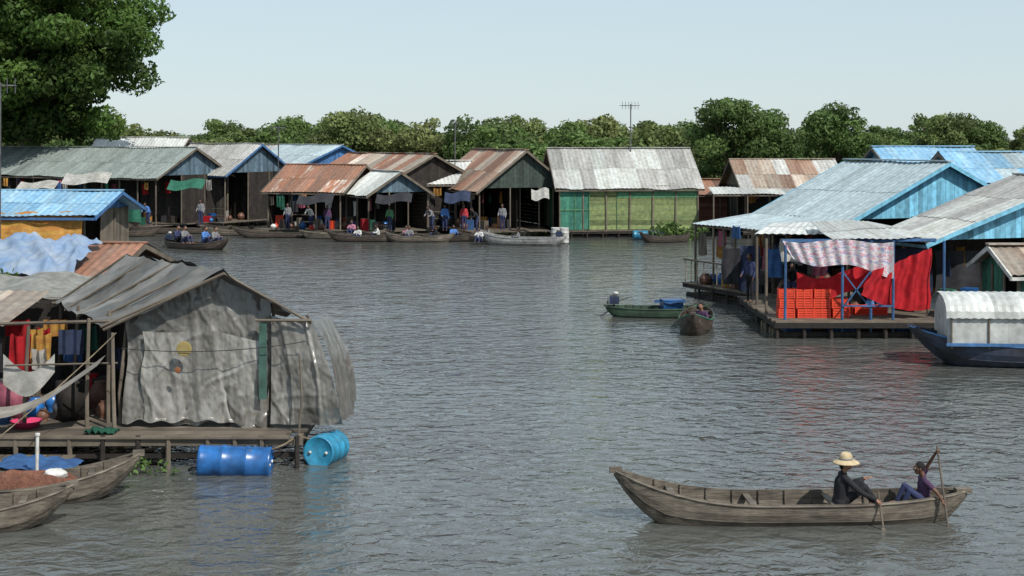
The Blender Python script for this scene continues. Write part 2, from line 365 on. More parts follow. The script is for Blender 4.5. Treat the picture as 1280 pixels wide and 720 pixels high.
# ------------------------------------------------------------------ boats
def canoe(name,loc,yaw,L=5.8,B=.95,H=.36,rb=.3,rs=.12,mat=W_HULL,inner=None,thw=5,cargo=None,tb=.18,ts=.12,rim=None):
    o=MB((0,0,0)); n=36; m=12
    inner=inner or mat
    def prof(t):
        w=B/2*max(0.0,(1-abs(2*t-1)**2.8))**.75+.035
        gz=H+rb*max(0,(.42-t)/.42)**2.2+rs*max(0,(t-.6)/.4)**2
        kb=max(0,(tb-t)/tb)**1.3; ks=max(0,(t-1+ts)/ts)**1.3
        kz=-.12+(gz-.13+.12)*max(kb,ks)
        return w,gz,kz
    def ring(t,off):
        w,gz,kz=prof(t); pts=[]
        for j in range(m+1):
            a=math.pi*j/m; c=math.cos(a); s_=math.sin(a)
            y=(w-off)*(abs(c)**.62)*(1 if c>=0 else -1); y=y if w-off>0 else 0
            z=gz-(gz-kz-off)*(s_**.75)
            if off: z=max(z,min(.045,gz-.02)); 
            pts.append(((t-.5)*L,y,z))
        return pts
    ou=[ring(i/n,0) for i in range(n+1)]; inn=[ring(.012+.976*i/n,.028) for i in range(n+1)]
    for rings,mt in ((ou,mat),(inn,inner)):
        vs=[q for r_ in rings for q in r_]; k=m+1
        fs=[(i*k+j,i*k+j+1,(i+1)*k+j+1,(i+1)*k+j) for i in range(n) for j in range(m)]
        o.add(vs,fs,mt,[1.0+.2*math.sin(f[0]%k*1.9) for f in fs])
    for j in (0,m):
        vs=[];fs=[]
        for i in range(n+1): vs+= [ou[i][j],inn[i][j]]
        fs=[(2*i,2*i+1,2*i+3,2*i+2) for i in range(n)]
        o.add(vs,fs,mat,1.1)
        o.tube([(q[0],q[1],q[2]-.03) for q in [ou[i][j] for i in range(0,n+1,2)]],.022,rim or mat,6,shade=1.25)
    for j in (2,m-2):
        o.tube([ou[i][j] for i in range(1,n,2)],.010,mat,5,shade=.6)
    for e in (0,n):
        o.add(ou[e],[tuple(range(m+1))],mat,.9); 
    w,gz,kz=prof(.0); o.box((-.5*L+.03,0,gz-.03),(.2,.13,.09),mat)
    w,gz,kz=prof(1.0); o.box((.5*L-.06,0,gz-.02),(.26,.16,.07),mat)
    for i in range(thw):
        t=.16+.68*i/(max(1,thw-1)); w,gz,kz=prof(t)
        o.box(((t-.5)*L,0,gz-.07),(.11,2*w-.05,.03),inner,0,R.uniform(.8,1.2))
    for i in range(11):
        t=.12+.76*i/10; rr=ring(t,.045); o.tube([rr[j] for j in range(0,m+1,2)],.018,inner,5,caps=False)
    for i in range(5):
        y=(i-2)*B*.13; o.box((0,y,.07+R.uniform(0,.01)),(L*.62,B*.125,.02),inner,0,R.uniform(.75,1.15))
    ob=o.build(name); ob.location=loc; ob.rotation_euler=(0,0,yaw)
    return ob
def outboard(parent,x,z,s=1.0):
    b=MB()
    b.box((x,0,z+.22),(.34,.24,.26),C_NAVY); b.box((x,0,z+.38),(.26,.2,.08),METAL); b.lathe((x+.2,0,z+.2),[(0,0),(.12,0),(.12,.06),(0,.06)],METAL,14,(1,0,0))
    b.lathe((x-.05,.0,z+.42),[(.06,0),(.1,.03),(.1,.08),(.05,.1)],P_WHITE,10)
    b.tube([(x,0,z+.1),(x+.1,0,z-.1),(x+.9,0,-.25)],.03,METAL,7); b.tube([(x-.1,0,z+.2),(x-.6,.05,z+.35)],.018,METAL,6)
    for k in range(3):
        a=k*2.1; b.box((x+.92,.06*math.cos(a),-.27+.06*math.sin(a)),(.02,.07,.09),METAL,a)
    o=b.build('outboard_motor',parent); return o

# ------------------------------------------------------------------ people
def cap_mesh(a,b,ra,rb,n=12,k=4):
    a=Vector(a);b=Vector(b); d=(b-a)
    if d.length<1e-5: d=Vector((0,0,1e-4)); b=a+d
    d.normalize(); up=Vector((0,0,1)) if abs(d.z)<.9 else Vector((1,0,0)); x=d.cross(up).normalized(); y=x.cross(d)
    vs=[tuple(a-d*ra)];rings=0
    for c,r,an in [(a,ra,-math.pi/2*(1-i/k)) for i in range(1,k+1)]+[(b,rb,math.pi/2*i/k) for i in range(0,k)]:
        for j in range(n):
            t=2*math.pi*j/n; vs.append(tuple(c+d*(r*math.sin(an))+(x*math.cos(t)+y*math.sin(t))*r*math.cos(an)))
        rings+=1
    vs.append(tuple(b+d*rb)); fs=[(0,1+(j+1)%n,1+j) for j in range(n)]
    for i in range(rings-1):
        for j in range(n): fs.append((1+i*n+j,1+i*n+(j+1)%n,1+(i+1)*n+(j+1)%n,1+(i+1)*n+j))
    l=len(vs)-1; fs+=[(l,1+(rings-1)*n+j,1+(rings-1)*n+(j+1)%n) for j in range(n)]
    return vs,fs
POSE={
 'stand':dict(pel=(0,0,.92),che=(0,0,1.26),nec=(0,0,1.44),hea=(.03,0,1.60),kL=(.03,.1,.5),kR=(.0,-.1,.5),aL=(0,.11,.08),aR=(-.02,-.11,.08),eL=(-.02,.24,1.12),eR=(.02,-.25,1.12),wL=(.1,.24,.89),wR=(.2,-.2,.98)),
 'work':dict(pel=(-.05,0,.88),che=(.12,0,1.18),nec=(.24,0,1.32),hea=(.34,0,1.44),kL=(.05,.1,.48),kR=(-.02,-.1,.48),aL=(-.02,.11,.08),aR=(-.06,-.11,.08),eL=(.28,.24,1.0),eR=(.30,-.25,1.02),wL=(.48,.16,.92),wR=(.5,-.14,.95)),
 'woman':dict(pel=(0,0,.10),che=(.03,0,.42),nec=(.06,0,.58),hea=(.11,0,.74),kL=(.36,.13,.40),kR=(.38,-.12,.37),aL=(.56,.12,.08),aR=(.60,-.12,.07),eL=(.24,.24,.36),eR=(.27,-.27,.33),wL=(.42,.17,.44),wR=(.50,-.33,.22)),
 'child':dict(pel=(0,0,.10),che=(-.01,0,.42),nec=(.0,0,.56),hea=(.08,0,.72),kL=(.30,.16,.34),kR=(.32,-.12,.36),aL=(.42,.12,.08),aR=(.46,-.14,.08),eL=(-.16,.30,.34),eR=(-.14,-.12,.78),wL=(-.25,.34,.20),wR=(-.22,.02,1.00)),
 'sit':dict(pel=(0,0,.10),che=(.02,0,.43),nec=(.04,0,.60),hea=(.09,0,.76),kL=(.36,.14,.36),kR=(.36,-.12,.36),aL=(.45,.12,.05),aR=(.45,-.12,.05),eL=(.16,.26,.36),eR=(.16,-.26,.36),wL=(.34,.16,.38),wR=(.34,-.14,.38)),
}
def person(name,loc,yaw,pose,sc=1.0,skin=SKIN,shirt='grey',pants='navy',sleeve='long',vox=.02,hat=None,grip=(),slim=1.0):
    J={k:Vector(v) for k,v in POSE[pose].items()}
    mats=[skin,SH[shirt],SH[pants],HAIR,LIP]
    PR=[]
    def C(a,b,ra,rb,m): PR.append(('c',Vector(a),Vector(b),ra*slim,rb*slim,m))
    def El(c,r,m): PR.append(('e',Vector(c),r,m))
    pel,che,nec,hea=J['pel'],J['che'],J['nec'],J['hea']; Y=Vector((0,1,0))
    for s_ in (-1,1):
        C(pel+Y*.06*s_,che+Y*.075*s_,.105,.105,1); C(che+Y*.07*s_,nec+Y*.10*s_-Vector((0,0,.09)),.10,.075,1)
        C(pel+Y*.08*s_-Vector((0,0,.0)),pel+Y*.03*s_+Vector((0,0,.06)),.115,.11,2)
    sh=nec-Vector((0,0,.06)); sL=sh+Y*.165; sR=sh-Y*.165
    C(sL,sR,.058,.058,1); C(sh,nec+Vector((0,0,.02)),.07,.05,1); C(nec,hea-Vector((.02,0,.05)),.052,.05,0)
    for S,e,w,tag in ((sL,J['eL'],J['wL'],'L'),(sR,J['eR'],J['wR'],'R')):
        if sleeve=='long': C(S,e,.058,.046,1); C(e,w,.046,.036,1)
        else:
            mid=S.lerp(e,.55); C(S,mid,.06,.055,1); C(mid,e,.042,.036,0); C(e,w,.037,.026,0)
        f=(w-e).normalized(); side=f.cross(Vector((0,0,1)))
        side=(side.normalized() if side.length>.1 else Y.copy()); up=side.cross(f).normalized()
        C(w,w+f*.03,.026,.028,0)
        for k in range(4):
            o_=(k-1.5)*.021; C(w+f*.02+side*o_*.6,w+f*.085+side*o_,.015,.012,0)
            ln=(.036,.042,.039,.030)[k]; q=w+f*.09+side*o_
            if tag in grip:
                a1=q+f*.012-up*.03; a2=a1-f*.035-up*.006; a3=a2-f*.015+up*.018
            else:
                a1=q+f*ln-up*.008; a2=a1+f*ln*.7-up*.02; a3=a2
            C(q,a1,.0095,.009,0); C(a1,a2,.009,.008,0)
            if tag in grip: C(a2,a3,.008,.0075,0)
        tb=w+f*.025+side*.032; C(w+f*.02+side*.015,tb+f*.02+side*.012-up*.01,.014,.011,0); C(tb+f*.02+side*.012-up*.01,tb+f*.045-up*.03+side*.002,.010,.009,0)
    for s_,k,a in ((1,J['kL'],J['aL']),(-1,J['kR'],J['aR'])):
        hp=pel+Y*.085*s_; C(hp,k,.092,.062,2); C(k,a,.06,.042,2)
        fd=Vector((1,0,0)); C(a-Vector((.02,0,.02)),a+fd*.13-Vector((0,0,.04)),.036,.026,0)
    El(hea,(.092,.074,.105),0); El(hea+Vector((.03,0,-.06)),(.055,.05,.055),0)
    C(hea+Vector((.085,0,.01)),hea+Vector((.105,0,-.022)),.010,.015,0)
    for s_ in (-1,1): El(hea+Vector((-.005,.077*s_,-.008)),(.018,.009,.03),0)
    C(hea+Vector((.082,-.018,-.055)),hea+Vector((.082,.018,-.055)),.009,.009,4)
    El(hea+Vector((-.018,0,.028)),(.094,.083,.096),3)
    if name.startswith('woman'): El(hea+Vector((-.075,0,-.04)),(.045,.05,.07),3)
    vs=[];fs=[]
    for pr in PR:
        if pr[0]=='c': v,f=cap_mesh(*pr[1:5])
        else:
            v,f=cap_mesh((0,0,-1e-3),(0,0,1e-3),1,1,16,6); c,r=pr[1],pr[2]; v=[(c.x+q[0]*r[0],c.y+q[1]*r[1],c.z+q[2]*r[2]) for q in v]
        b=len(vs); vs+=v; fs+=[tuple(b+i for i in q) for q in f]
    me=bpy.data.meshes.new('tmp'); me.from_pydata(vs,[],fs); ob=bpy.data.objects.new('tmp',me); COL.objects.link(ob)
    md=ob.modifiers.new('r','REMESH'); md.mode='VOXEL'; md.voxel_size=vox; md.use_smooth_shade=True
    sm=ob.modifiers.new('s','SMOOTH'); sm.factor=.5; sm.iterations=3 if vox<.012 else 1
    bpy.context.view_layer.update(); dg=bpy.context.evaluated_depsgraph_get()
    nm=bpy.data.meshes.new_from_object(ob.evaluated_get(dg)); bpy.data.objects.remove(ob)
    for m in mats: nm.materials.append(m)
    n=len(nm.polygons); C_=np.empty(n*3); nm.polygons.foreach_get('center',C_); C_=C_.reshape(-1,3)
    best=np.full(n,1e9); idx=np.zeros(n,int)
    for pr in PR:
        if pr[0]=='c':
            a=np.array(pr[1]);b=np.array(pr[2]);ab=b-a; t=np.clip((C_-a)@ab/max(ab@ab,1e-9),0,1)
            dd=np.linalg.norm(C_-(a+t[:,None]*ab),axis=1)-(pr[3]+(pr[4]-pr[3])*t); mi=pr[5]
        else:
            r=np.array(pr[2]); dd=(np.linalg.norm((C_-np.array(pr[1]))/r,axis=1)-1)*r.min(); mi=pr[3]
        k=dd<best; best[k]=dd[k]; idx[k]=mi
    nm.polygons.foreach_set('material_index',idx.astype(np.int32)); nm.polygons.foreach_set('use_smooth',[True]*n); nm.name=name
    o=bpy.data.objects.new(name,nm); COL.objects.link(o); o.location=loc; o.rotation_euler=(0,0,yaw); o.scale=(sc,)*3
    e=MB()
    for s_ in (-1,1):
        c=hea+Vector((.082,.03*s_,.0)); v,f=cap_mesh(c,c+Vector((.004,0,0)),.011,.010,8,3); e.add(v,f,EYEW); 
        v,f=cap_mesh(c+Vector((.008,0,0)),c+Vector((.010,0,0)),.0065,.006,8,3); e.add(v,f,HAIR)
        v,f=cap_mesh(c+Vector((.006,-.014,.022)),c+Vector((.006,.014,.022)),.004,.004,6,2); e.add(v,f,HAIR)
    e.build('eyes',o,True)
    if hat:
        h=MB(); c=hea+Vector((-.01,0,.04)); k=1.1
        h.lathe(c,[(.19*k,-.03),(.205*k,-.036),(.19*k,-.02),(.14*k,.006),(.108,.02),(.106,.05),(.10,.09),(.075,.125),(.04,.14),(.0,.142)],STRAW,28); h.lathe(c,[(.110,.018),(.113,.022),(.110,.045),(.105,.046)],SH['grey'],28)
        ho=h.build('straw_hat',o,True); ho.rotation_euler=(0,0,0)
    return o

# ------------------------------------------------------------------ foliage
def leaf_mesh(name,lobes,per,size,mat,extra=None):
    Vs=[];Sh=[]
    for (c,r,s_) in lobes:
        n=int(per*(r[0]*r[1]*r[2])**(2/3))
        dv=NR.normal(size=(n,3)); dv/=np.linalg.norm(dv,axis=1)[:,None]
        rad=1-.5*NR.random(n)**1.6; rad*=1+.14*np.sin(dv[:,0]*5+c[0])*np.cos(dv[:,2]*6+c[1])
        pos=np.array(c)+dv*rad[:,None]*np.array(r)
        nn=dv+NR.normal(scale=.7,size=(n,3)); nn/=np.linalg.norm(nn,axis=1)[:,None]
        t=np.cross(nn,NR.normal(size=(n,3))); t/=np.linalg.norm(t,axis=1)[:,None]; bt=np.cross(nn,t)
        sz=size*(.6+.8*NR.random(n))[:,None]
        q=np.stack([pos-t*sz,pos-bt*sz*.5,pos+t*sz,pos+bt*sz*.5],1)
        Vs.append(q.reshape(-1,3)); Sh.append(s_*(.7+.55*NR.random(n)))
    V=np.concatenate(Vs); S=np.concatenate(Sh); n=len(S)
    me=bpy.data.meshes.new(name); me.vertices.add(4*n); me.loops.add(4*n); me.polygons.add(n)
    me.vertices.foreach_set('co',V.ravel()); me.loops.foreach_set('vertex_index',np.arange(4*n,dtype=np.int32))
    me.polygons.foreach_set('loop_start',np.arange(0,4*n,4,dtype=np.int32))
    me.update(calc_edges=True); at=me.attributes.new('shade','FLOAT','FACE'); at.data.foreach_set('value',S.astype(np.float32))
    me.materials.append(mat); return me
def tree_lobes(R_,H,z0,n,rl,flat=1.0,lowfill=0):
    out=[]
    for i in range(n):
        a=R.uniform(0,6.28); t=R.uniform(0,1)**.6; ph=R.uniform(-.6-.35*lowfill,1)
        rr=R_*t*math.sqrt(max(.05+.4*lowfill*(ph<0),1-ph*ph*.8)); z=z0+H*.5+H*.42*ph
        r=rl*R.uniform(.5,1.3); out.append(((rr*math.cos(a),rr*math.sin(a),z),(r,r,r*R.uniform(.55,.85)*flat),R.uniform(.6,1.25)))
    return out
def trunk(E,base,top,lobes,r):
    t=MB((0,0,0)); t.tube([base,(base[0]+.1,base[1],base[2]+(top-base[2])*.5),(base[0],base[1],top)],[r,r*.75,r*.5],BARK,9)
    for l in lobes[:14]:
        c=l[0]; z=base[2]+(top-base[2])*R.uniform(.5,.95); m=((base[0]+c[0])/2,(base[1]+c[1])/2,(z+c[2])/2+.2)
        t.tube([(base[0],base[1],z),m,c],[r*.4,r*.25,r*.08],BARK,6)
    t.build('trunk_and_limbs',E)
def tree(name,loc,Rr,Ht,n,rl,per,leaf,mat,z0f=.3,lowfill=0):
    E=empty(name,loc); lb=tree_lobes(Rr,Ht*(1-z0f),Ht*z0f,n,rl,1.0,lowfill)
    me=leaf_mesh('foliage',lb,per,leaf,mat); o=bpy.data.objects.new('foliage',me); COL.objects.link(o); o.parent=E
    trunk(E,(0,0,-.3),Ht*.6,lb,Rr*.07+.05); return E

tree('rain_tree',(-36.3,108,0),9.4,22.5,170,1.9,250,.21,LEAF_BIG,.24,1)
tree('broadleaf_tree',(18.6,126,0),3.2,10.2,34,1.4,260,.17,LEAF_DK,.12)
tree('broadleaf_tree',(22.8,128,0),3.2,9.0,30,1.4,260,.17,LEAF_DK,.12)
tree('broadleaf_tree',(31.0,138,0),3.3,9.4,30,1.4,240,.18,LEAF_DK,.15)
tree('broadleaf_tree',(41.5,140,0),3.0,9.2,26,1.3,240,.18,LEAF_FAR,.2)
tree('broadleaf_tree',(-8.8,128,0),3.2,9.0,28,1.4,240,.18,LEAF_FAR,.1)
tree('broadleaf_tree',(-14.6,130,0),3.2,8.6,28,1.4,240,.18,LEAF_FAR,.1)
tree('broadleaf_tree',(-4.0,126,0),2.6,8.4,24,1.3,240,.18,LEAF_DK,.1)
E=empty('distant_trees',(0,160,0))
var=[leaf_mesh('crown_%d'%i,tree_lobes(3.6,6.2,.4,26,1.5),150,.24,LEAF_FAR if i%2 else LEAF_DK) for i in range(6)]
def inst(x,y,s,sz):
    o=bpy.data.objects.new('crown',R.choice(var)); COL.objects.link(o); o.parent=E; o.location=(x,y-160,0); o.rotation_euler=(0,0,R.uniform(0,6.28)); o.scale=(s,s,s*sz)
for row,(y,dx,s,hz) in enumerate(((128,3.2,.85,.74),(142,3.6,1.0,.80),(165,4.5,1.15,.82),(215,6,1.3,.82),(300,8.5,1.6,.78),(430,12,2.0,.70))):
    half=y*.46+8; x=-half
    while x<half:
        inst(x,y+R.uniform(-3,3),s*R.uniform(.7,1.2),hz*R.uniform(.62,1.2)); x+=dx*R.uniform(.6,1.2)

# ------------------------------------------------------------------ ground + water
g=MB(); n=40
gm=mk('mud_grass',(.07,.085,.03),(.10,.08,.05),nscale=.2,shade=True)
g.surf(lambda u,v:((u-.5)*6000*(.08+.92*v*v),118+v*v*4000+ (6*math.sin(u*37) if v==0 else 0),-.3+min(1,v*8)*.75),60,14,gm)
g.build('ground')
m,nt,b=_nt('river_water'); N=nt.nodes; L=nt.links
tc=N.new('ShaderNodeTexCoord')
def wn(scale,sx,sy,det,dist=0,w=0):
    mp=N.new('ShaderNodeMapping'); mp.inputs['Scale'].default_value=(sx,sy,1); mp.inputs['Rotation'].default_value=(0,0,w)
    L.new(tc.outputs['Object'],mp.inputs[0]); q=N.new('ShaderNodeTexNoise'); q.inputs['Scale'].default_value=scale; q.inputs['Detail'].default_value=det; q.inputs['Distortion'].default_value=dist
    q.inputs['Roughness'].default_value=.5
    L.new(mp.outputs[0],q.inputs['Vector']); return q.outputs['Fac']
a1=wn(1.0,2.6,3.2,3,.6,.35); a2=wn(1.0,.75,1.0,2,.4,-.3); a3=wn(1.0,.05,.09,3,0,.1)
mu=N.new('ShaderNodeMath'); mu.operation='MULTIPLY_ADD'; L.new(a2,mu.inputs[0]); mu.inputs[1].default_value=1.5; L.new(a1,mu.inputs[2])
bp=N.new('ShaderNodeBump'); bp.inputs['Distance'].default_value=.105
mr=N.new('ShaderNodeMapRange'); mr.inputs['From Min'].default_value=.35; mr.inputs['From Max'].default_value=.65; mr.inputs['To Min'].default_value=.45; mr.inputs['To Max'].default_value=1.0
L.new(a3,mr.inputs['Value']); L.new(mr.outputs[0],bp.inputs['Strength'])
L.new(mu.outputs[0],bp.inputs['Height']); L.new(bp.outputs[0],b.inputs['Normal'])
b.inputs['Base Color'].default_value=(.078,.082,.076,1); b.inputs['Roughness'].default_value=.05; b.inputs['IOR'].default_value=1.5; b.inputs['Specular IOR Level'].default_value=.7
w=MB(); w.add([(-3000,-200,0),(3000,-200,0),(3000,5000,0),(-3000,5000,0)],[(0,1,2,3)],m); w.build('river_water')

# ------------------------------------------------------------------ far houses
gable_house('tin_roof_house',(-23.7,96),150,20,7,3.8,5.6,T_GREEN,gable=W_BGREY,cl=46,deck=1.6,var=.12)
gable_house('tin_roof_house',(-19.9,100),150,6,7,3.9,5.85,T_GREY,gable=W_BGREY,trim=W_BLUED,cl=20,var=.12)
gable_house('tin_roof_house',(-16.5,112),145,6,9,4.2,5.7,T_BLUEG,gable=W_BLUED,trim=W_BLUED,cl=0,var=.1)
gable_house('white_roof_house',(-27,116),178,7,5,5.3,6.3,T_WHITE,gable=W_GREY,cl=0,var=.08)
gable_house('tin_roof_house',(-17,120),178,5,5,5.0,5.7,T_GREY,gable=W_GREY,cl=0)
gable_house('rusty_roof_house',(-8.8,93),130,9.5,9,3.04,5.2,T_RUSTG,roofs=[T_RUSTG,T_RUSTG,T_TAN,T_RUST],gable=W_DARK,cl=26,deck=1.4)
gable_house('rusty_roof_house',(-10.9,91.6),160,5.2,6,3.0,4.5,T_RUST,roofs=[T_RUST,T_RUST,T_RUSTG],gable=W_DARK,cl=22,deck=1.2)
gable_house('porch_house',(-8.9,90),120,3.5,4,2.9,4.15,T_PALE,gable=W_BGREY,cl=14,end_open=True)
gable_house('white_roof_house',(-5.5,96),8,3.6,5,3.4,4.7,T_WHITE,gable=W_GREY,cl=6,var=.1)
_,PF0=gable_house('rusty_roof_house',(-2.0,91),110,10,6,3.15,5.5,T_BROWN,roofs=[T_BROWN,T_BROWN,T_RUST,T_TAN],gable=W_GGREY,cl=34,deck=1.2,end_open=True,deckend=1.8)
Eg,PG=gable_house('green_plank_house',(3.0,90.5),7,8.9,7,3.3,5.6,T_GREY,roofs=[T_GREY,T_GREY,T_GREY,T_PALE],wall=W_GREEN,gable=W_GGREY,near=W_YGREEN,cl=0,deck=.35,wallw=.3,oh=.35,var=.13)
b=MB((3.0,90.5,0))
q0=PG(.02,-.03,0);q1=PG(1.85,-.03,0); b.planks(q0,q1,.5,3.2,W_TEAL,w=.3,vert=True); 
for aa in (0,.95,1.87): b.beam(PG(aa,-.07,.5),PG(aa,-.07,3.22),.07,.05,W_GREEN,1)
b.beam(PG(0,-.07,1.75),PG(1.87,-.07,1.75),.05,.07,W_GREEN,1); b.beam(PG(1.9,-.05,3.15),PG(8.85,-.05,3.15),.05,.12,W_GREEN,.9)
b.planks(PG(0.02,-.035,0),PG(8.9,-.035,0),.30,.5,W_DARK,w=.2)
b.planks(PG(3.7,-.033,0),PG(8.88,-.033,0),2.5,3.1,W_GREEN,w=.3)
b.beam(PG(3.65,-.035,.5),PG(3.65,-.035,3.1),.05,.03,W_GREEN,.8)
b.build('shutters_and_trim',Eg)
gable_house('red_shed',(12.6,98),5,3.2,4,2.6,3.4,T_RUST,wall=W_RED,gable=W_RED,near=W_RED,cl=0,deck=.8)
gable_house('rusty_roof_house',(14.9,92),2,6.3,7,3.2,4.85,T_TAN,roofs=[T_TAN,T_TAN,T_BROWN,T_GREY],gable=W_GREY,cl=18,lean=(-2.4,4,2.2,2.75,T_PALE),deck=2.5)
gable_house('blue_roof_house',(17.6,66),3,4.2,5,4.9,5.85,T_BLUE,gable=W_BLUE,cl=0,var=.1)
gable_house('blue_roof_house',(19.2,60),3,7,6,4.55,5.65,T_BLUE,roofs=[T_BLUE,T_BLUE,T_BLUEG],gable=W_BLUE,cl=0,var=.1)
EH,PH=gable_house('blue_gable_house',(12.5,53.5),114.7,5.6,9,3.3,5.35,T_BLUEG,gable=W_BLUE,trim=W_BLUE,cl=40,lean=(-.2,6,3.0,2.85,T_BLUEG),deck=3.6,deckend=1.0,zf=.55,pitch=.3,var=.08)
b=MB((12.5,53.5,0))
for i in range(14):
    a_=-.1+i*.46
    if i in (4,5,9): continue
    b.beam(PH(a_,-3.45,.55),PH(a_,-3.45,1.45),.035,.035,W_GREY)
b.beam(PH(-.1,-3.45,1.45),PH(1.7,-3.45,1.45),.05,.06,W_GREY); b.beam(PH(2.7,-3.45,1.45),PH(6,-3.45,1.45),.05,.06,W_GREY)
for a_ in (.6,1.9,3.1,4.6): b.tube([PH(a_,-2.95,.0),PH(a_,-2.95,2.85)],.045,BAMBOO,7)
clutter(b,PH,-.6,5.8,-3.3,-.8,.56,34,True,2.6)
b.build('porch_railing_and_goods',EH)
EI,PI=gable_house('grey_roof_house',(13.6,46.9),111,2.6,12,3.0,4.95,T_GREY,roofs=[T_GREY,T_GREY,T_PALE],gable=W_BLUE,trim=W_BLUE,cl=20,deck=2.0,deckend=.6,zf=.55,pitch=.3,end_open=True,var=.1)
gable_house('blue_roof_house',(-17.2,58),176,9,5,3.35,4.05,T_BLUE,wall=W_GREY,gable=W_BLUED,trim=W_BLUED,near=W_GREY,cl=0,oh=.7,var=.12)
b=MB((-20,57.9,0))
b.surf(lambda u,v:(-22+4.8*u,57.75-.35*v+.05*math.sin(u*23),3.3-1.5*v-.05*math.sin(u*20)),40,8,C_YEL); b.build('yellow_tarp')
gable_house('rusty_roof_house',(-11.9,41.5),172,7,5,2.35,3.05,T_RUST,wall=W_DARK,gable=W_DARK,cl=10,deck=.6)
b=MB((-14,43,0))
def nz(a,b_,c=0.0): return noise.noise(Vector((a,b_,c)))
def fb(u,v):
    x=-16.2+3.7*u; y=41.3+2.4*v; z=2.5+.62*v+.22*(1-min(1,abs(nz(x*1.1+y*.4,y*.7,0))*3))+.10*(1-min(1,abs(nz(x*2.7-y*.8,y*1.6,4))*3))+.05
    return (x+.25*nz(v*5,u,2),y-.3*(v<.01),z-(.35 if v<.01 else 0))
b.surf(fb,60,30,C_LBLUE); b.build('blue_tarp',None,True)

# ------------------------------------------------------------------ right platform, gate, cloths, crates
b=MB((11,48,0)); o=(11,48,0)
for i in range(30):
    y=45.0+i*.24; b.box((11.2+.1*R.random(),y+.11,.53),(6.1,.22,.05),W_GREY,0,R.uniform(.6,1.1))
b.beam((8.2,45.05,.42),(14.3,45.05,.42),.14,.16,W_DARK); b.beam((8.2,51.5,.42),(14.3,51.5,.42),.14,.16,W_DARK); b.beam((8.25,45,.42),(8.25,52,.42),.12,.14,W_DARK)
for i in range(8): b.tube([(8.3+i*.85,45.1,-.3),(8.3+i*.85,45.1,.5)],.07,W_DARK,7)
for i in range(6): b.tube([(8.3,45.4+i*.5,.08),(14.2,45.4+i*.5,.08)],.14,BAMBOO if i%3 else W_DARK,7)
b.build('wooden_jetty')
for x in (9.0,10.4,12.6): barrel('float_barrel',(x,45.6,.12),(1,0,0),P_BLUE,1.0,.9,.5)
b=MB((11.2,45.4,0))
for x in (10.4,11.3,12.0,8.6,13.6): b.tube([(x,45.35,0),(x+.02,45.35,3.05)],.045,W_BLUED,8,shade=.7)
b.beam((8.5,45.35,3.05),(13.7,46.5,3.0),.06,.09,W_BLUED,.8); b.beam((10.4,45.33,.9),(11.3,45.33,2.1),.03,.04,W_BLUED,.8); b.beam((11.3,45.33,.9),(10.4,45.33,2.1),.03,.04,W_BLUED,.8)
b.beam((10.4,45.3,1.0),(12,45.3,1.0),.04,.05,W_BLUED,.8)
b.build('blue_gate_frame')
b=MB((11,48,0)); b.tin((10.4,50.2,3.35),(12.6,50.8,3.3),(13.6,46.5,3.1),(10.1,45.2,3.08),T_PALE,var=.1)
b.tin((9.5,52.5,3.2),(12.6,53,3.25),(11.8,49.6,3.02),(8.3,49.3,3.0),T_WHITE,var=.1)
for q in ((8.4,49.4),(11.6,49.6),(8.3,47)): b.tube([(q[0],q[1],0),(q[0],q[1],3.0)],.05,W_GREY,7)
b.build('tin_awning')
b=MB((12.3,45.7,0))
b.surf(lambda u,v:(11.3+2.05*u-.35*(1-u)*v+.03*math.sin(v*9),45.15+.65*u+.08*math.sin(u*31+v*3)+.05*math.sin(u*13+v*2),2.80-.12*math.sin(u*3.1)-(.70*(1-u)**1.5*(1-v))-(2.05-.1*u)*v*(1-.30*(1-u)**1.5)),80,20,C_RED)
b.surf(lambda u,v:(9.1+2.3*u,46.0+.07*math.sin(u*23),2.0-.2*math.sin(u*5)-.7*v),40,8,C_RED,.9)
b.build('red_curtain',None,True)
b=MB((10.3,45.6,0))
b.surf(lambda u,v:(8.5+3.5*u+.35*v*(1-u),45.22+.06*math.sin(u*27+v*4)+.03*math.sin(u*61)+.1*v,3.06-.02*u-.06*math.sin(u*9)-(1.15+.1*math.sin(u*7))*v*(.5+.45*u)),80,16,BANNER)
b.build('cloth_banner',None,True)
def crate(x,y,z,m=P_ORANGE,rot=0.0):
    b=MB((0,0,0)); w,d,h=.52,.38,.3
    for k in range(4):
        zz=.03+k*.075
        for yy in (-d/2,d/2): b.box((0,yy,zz),(w,.02,.058),m)
        for xx in (-w/2,w/2): b.box((xx,0,zz),(.02,d-.02,.058),m)
    for xx in (-w/2+.02,0,w/2-.02):
        for yy in (-d/2-.012,d/2+.012): b.box((xx,yy,h/2),(.04,.015,h),m)
    b.box((0,0,.01),(w-.03,d-.03,.015),m); b.box((0,0,.2),(w-.06,d-.06,.02),m,0,.7); q=b.build('plastic_crate'); q.location=(x,y,z); q.rotation_euler=(0,0,rot)
for i in range(4):
    for k in range(3 if i<3 else 2): crate(8.75+i*.57+R.uniform(-.03,.03),46.0+R.uniform(-.04,.04),.56+k*.31,P_ORANGE,R.uniform(-.08,.08))
for i in range(4): crate(10.2+i*.57,46.8,.56,P_ORANGE,R.uniform(-.1,.1))
b=MB((8,52,0))
for i,(m_,x,y,z1,h,w_) in enumerate([(C_NAVY,8.0,50.6,2.5,1.6,.7),(C_BLUE,8.9,50.4,2.4,1.0,.6),(C_DARK,7.6,52,2.3,1.3,.8),(C_WHITE,9.3,49.9,2.8,.8,.8),(C_NAVY,12.8,48,2.6,1.5,1.2),(C_PINK,10.2,49,2.4,.8,.5),(C_DARK,14.2,48.3,2.5,1.9,1.8)]):
    b.surf(lambda u,v:(x+w_*u+.04*math.sin(v*5+i),y+.05*math.sin(u*12+i),z1-h*v),12,6,m_)
